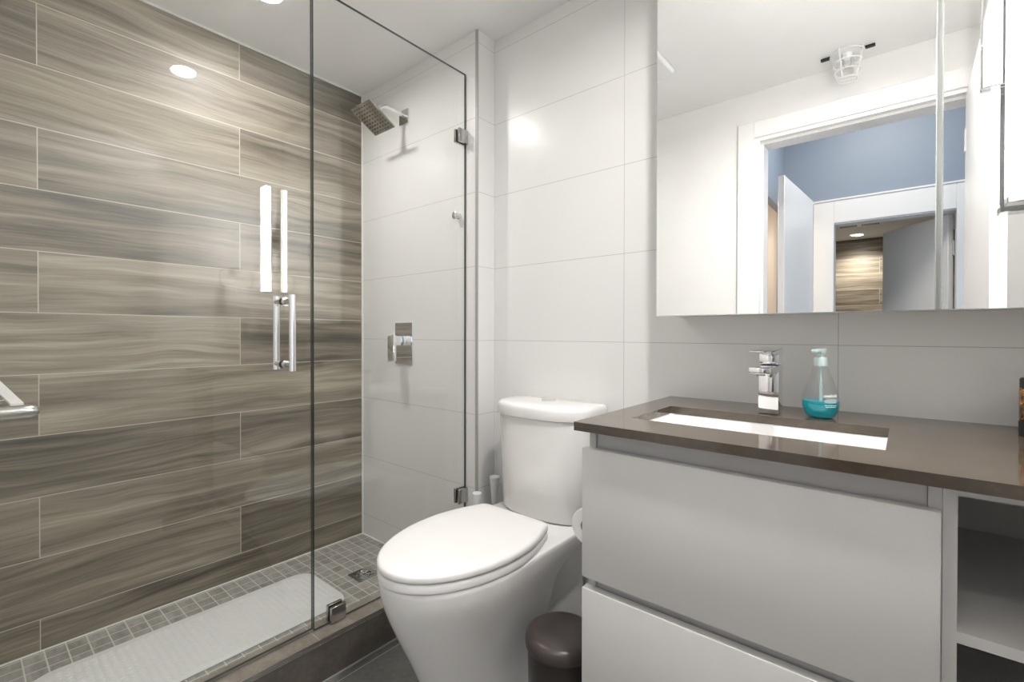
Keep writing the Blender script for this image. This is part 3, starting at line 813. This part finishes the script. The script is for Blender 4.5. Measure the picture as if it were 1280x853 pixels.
# shower head
hx, hyc, hz = 0.362, -0.279, CAMH+0.960
t = thing('rain_shower', 'square chrome rain shower head on a wall arm', 'shower head', (hx, -0.104, CAMH+1.02))
bm = bm_new(); box(bm, hx-0.034, hx+0.034, -0.112, -0.1045, CAMH+0.99, CAMH+1.058, 0.001, 1)
obj('flange', bm, M['chrome'], t)
HR = Matrix.Translation((hx, hyc, hz)) @ Matrix.Rotation(math.radians(-30), 4, 'X')
top = HR @ Vector((0, 0, 0.030))
bm = bm_new()
P = [Vector((hx, -0.111, CAMH+1.030)), Vector((hx, -0.17, CAMH+1.037)), Vector((hx, -0.205, CAMH+1.037)), Vector((hx, -0.228, CAMH+1.030)), Vector((hx, -0.245, CAMH+1.016)), HR @ Vector((0, 0, 0.03))]
Q = [P[0]]
for i in range(len(P)-1):
    p0, p1, p2, p3 = P[max(i-1, 0)], P[i], P[i+1], P[min(i+2, len(P)-1)]
    for k in range(1, 6):
        u = k/5; Q.append(0.5*((2*p1)+(p2-p0)*u+(2*p0-5*p1+4*p2-p3)*u*u+(3*p1-p0-3*p2+p3)*u**3))
tube(bm, Q, 0.0105, 18); obj('arm', bm, M['chrome'], t)
bm = bm_new(); lathe(bm, (0, 0, 0), [(0.020, 0.005), (0.020, 0.014), (0.016, 0.020), (0.014, 0.034), (0.001, 0.034)], 24); xf(bm, 0, HR)
obj('swivel', bm, M['chrome'], t)
bm = bm_new(); box(bm, -0.0755, 0.0755, -0.0755, 0.0755, -0.003, 0.005, 0.002, 2); xf(bm, 0, HR)
plate = obj('spray_plate', bm, M['chrome_dk'], t)
bm = bm_new()
for i in range(7):
    for j in range(9):
        lathe(bm, (-0.060+i*0.020, -0.062+j*0.0155, 0), [(0.0036, -0.0028), (0.0030, -0.0055), (0.0005, -0.0056)], 8)
xf(bm, 0, HR); obj('nozzles', bm, M['nozzle'], plate)

# mixer valve
t = thing('shower_valve', 'chrome rectangular shower valve plate with lever on white wall', 'shower valve', (0.357, -0.104, 1.02))
obj('plate', B(0.2915, 0.4235, -0.110, -0.1045, CAMH-0.150, CAMH+0.050, 0.001, 1), M['chrome'], t)
bm = bm_new(); box(bm, 0.336, 0.380, -0.170, -0.110, CAMH-0.058, CAMH-0.014, 0.002, 2)
obj('hub', bm, M['chrome'], t)
bm = bm_new(); box(bm, -0.024, 0.024, -0.016, 0.0, -0.098, 0.024, 0.002, 2)
xf(bm, 0, Matrix.Translation((0.358, -0.168, CAMH-0.036)) @ Matrix.Rotation(math.radians(-9), 4, 'Y') @ Matrix.Rotation(math.radians(-6), 4, 'X'))
obj('lever', bm, M['chrome'], t)

# robe hook
t = thing('robe_hook', 'small round chrome hook on the white shower wall', 'hook', (0.736, -0.104, 1.569))
bm = bm_new(); lathe(bm, (0.736, -0.104, 1.566), [(0.013, -0.0005), (0.013, -0.006), (0.010, -0.008), (0.009, -0.018), (0.014, -0.021), (0.0165, -0.025), (0.0165, -0.029), (0.013, -0.032), (0.001, -0.033)], 28, 'y')
obj('knob', bm, M['chrome'], t)

# drain
t = thing('shower_drain', 'square chrome shower drain with round grate in mosaic floor', 'drain', (0.383, -0.34, 0.014))
bm = bm_new(); rv = []
sq = rrect(0.333, 0.433, -0.39, -0.29, 0.004, 5); N = len(sq)
cc = []
for x, y in sq:
    a = math.atan2(y+0.34, x-0.383); cc.append((0.383+0.043*math.cos(a), -0.34+0.043*math.sin(a)))
ring_loft(bm, [[Vector((x, y, 0.0142)) for x, y in sq], [Vector((x, y, 0.0165)) for x, y in sq], [Vector((x, y, 0.0165)) for x, y in cc], [Vector((x, y, 0.0142)) for x, y in cc]], False, False)
obj('frame', bm, M['chrome_dk'], t)
bm = bm_new()
for r in (0.034, 0.022, 0.010):
    tube(bm, [(0.383+r*math.cos(a*PI/14), -0.34+r*math.sin(a*PI/14), 0.0150) for a in range(28)], 0.0026, 6, closed=True)
for a in range(6):
    tube(bm, [(0.383+r*math.cos(a*PI/3), -0.34+r*math.sin(a*PI/3), 0.0150) for r in (0.008, 0.044)], 0.0024, 6)
obj('grate', bm, M['chrome_dk'], t)
bm = bm_new(); lathe(bm, (0.383, -0.34, 0.01405), [(0.043, 0), (0.043, 0.0003), (0.001, 0.0004)], 30)
obj('well', bm, M['black'], t)

# bath mat
t = thing('shower_mat', 'long white rubber mat with rounded corners on the mosaic floor', 'mat', (0.36, -0.92, 0.0142))
mx0, mx1, my0, my1 = 0.165, 0.520, -1.36, -0.485
bm = bm_new()
soft_slab(bm, lambda i: rrect(mx0+i, mx1-i, my0+i, my1-i, 0.07, 8), 0.0145, 0.0195, 0.002, 3)
obj('sheet', bm, M['rubberw'], t)
bm = bm_new()
for i in range(18):
    for j in range(40):
        x = mx0+0.03+i*(mx1-mx0-0.06)/17; y = my0+0.03+j*(my1-my0-0.06)/39
        if (i in (0, 17)) and j in (0, 39, 1, 38): continue
        lathe(bm, (x, y, 0.0190), [(0.0085, 0), (0.0075, 0.0014), (0.003, 0.0022), (0.0005, 0.0023)], 8, cap=False)
o = obj('bumps', bm, M['rubberw'], t); o['kind'] = 'stuff'
bm = bm_new(); tube(bm, [(0.47+0.02*math.cos(a*PI/12), -0.535+0.02*math.sin(a*PI/12), 0.0208) for a in range(24)], 0.0028, 6, closed=True)
obj('suction_cup', bm, M['rubberw'], t)

# chrome rack at left edge
t = thing('shower_rack', 'chrome shower rack with a thick rounded front rail, at the left edge', 'rack', (0.3, -1.42, 0.84))
rz = CAMH-0.221
bm = bm_new()
tube(bm, [(0.3, -1.517, rz), (0.3, -1.37, rz), (0.3, -1.352, rz), (0.3, -1.340, rz), (0.3, -1.334, rz), (0.3, -1.331, rz)], [0.0195, 0.0195, 0.019, 0.0165, 0.012, 0.006], 24)
obj('front_rail', bm, M['satin'], t)
for y in (-1.388, -1.50):
    bm = bm_new()
    dy = -0.045 if y > -1.45 else 0.0
    ring_loft(bm, [[Vector((x, y+k, z)), Vector((x, y+k+0.026, z)), Vector((x, y+k+0.026, z+0.006)), Vector((x, y+k, z+0.006))] for x, k, z in ((0.002, dy, rz+0.082), (0.3, 0.0, rz+0.0185))])
    obj('side_bar', bm, M['wplast'], t, smooth=False)
for x, dz in ((0.06, 0.066), (0.12, 0.0535), (0.18, 0.041), (0.24, 0.0285)):
    bm = bm_new(); tube(bm, [(x, -1.512, rz+dz), (x, -1.388-0.045*(1-x/0.3), rz+dz)], 0.003, 8); obj('wire', bm, M['chrome'], t)

# towel ring on the right wall
ry0, ry1, rz0, rz1 = -0.405, -0.215, CAMH+0.285, CAMH+0.395
t = thing('towel_ring', 'rounded chrome towel ring on the right wall, reflected in the shower glass', 'towel ring', (XR, -0.31, rz1))
obj('mount', B(2.562, XR-0.0005, -0.335, -0.285, rz1-0.02, rz1+0.015, 0.002, 1), M['dknick'], t)
bm = bm_new(); tube(bm, [(2.572, y, z) for y, z in rrect(ry0, ry1, rz0, rz1, 0.03, 6)], 0.0048, 10, closed=True)
obj('ring', bm, M['dknick'], t)
bm = bm_new()
n = 26; rg = []
for k in range(n):
    yy = -0.375+0.13*k/(n-1); wv = 0.004*math.sin(k*1.1)
    rg.append((yy, wv))
path = [(-0.013, -0.33), (-0.013, -0.05), (-0.0095, 0.002), (0, 0.009), (0.0095, 0.002), (0.013, -0.05), (0.013, -0.27)]
prev = None
for thick in (0.0,):
    grid = [[bm.verts.new((2.572+dx+wv*(1 if dz < -0.02 else 0.3)*(1 if dx >= 0 else 1), yy, rz0+dz)) for dx, dz in path] for yy, wv in rg]
    for a, b in zip(grid, grid[1:]):
        for i in range(len(path)-1): bm.faces.new((a[i], b[i], b[i+1], a[i+1]))
o = obj('hand_towel', bm, M['towel'], None, loc=(2.572, -0.31, rz0))
sm = o.modifiers.new('thickness', 'SOLIDIFY'); sm.thickness = 0.006; sm.offset = 0.0
tag(o, 'white hand towel hanging through the towel ring, faint reflection in the shower glass', 'towel')
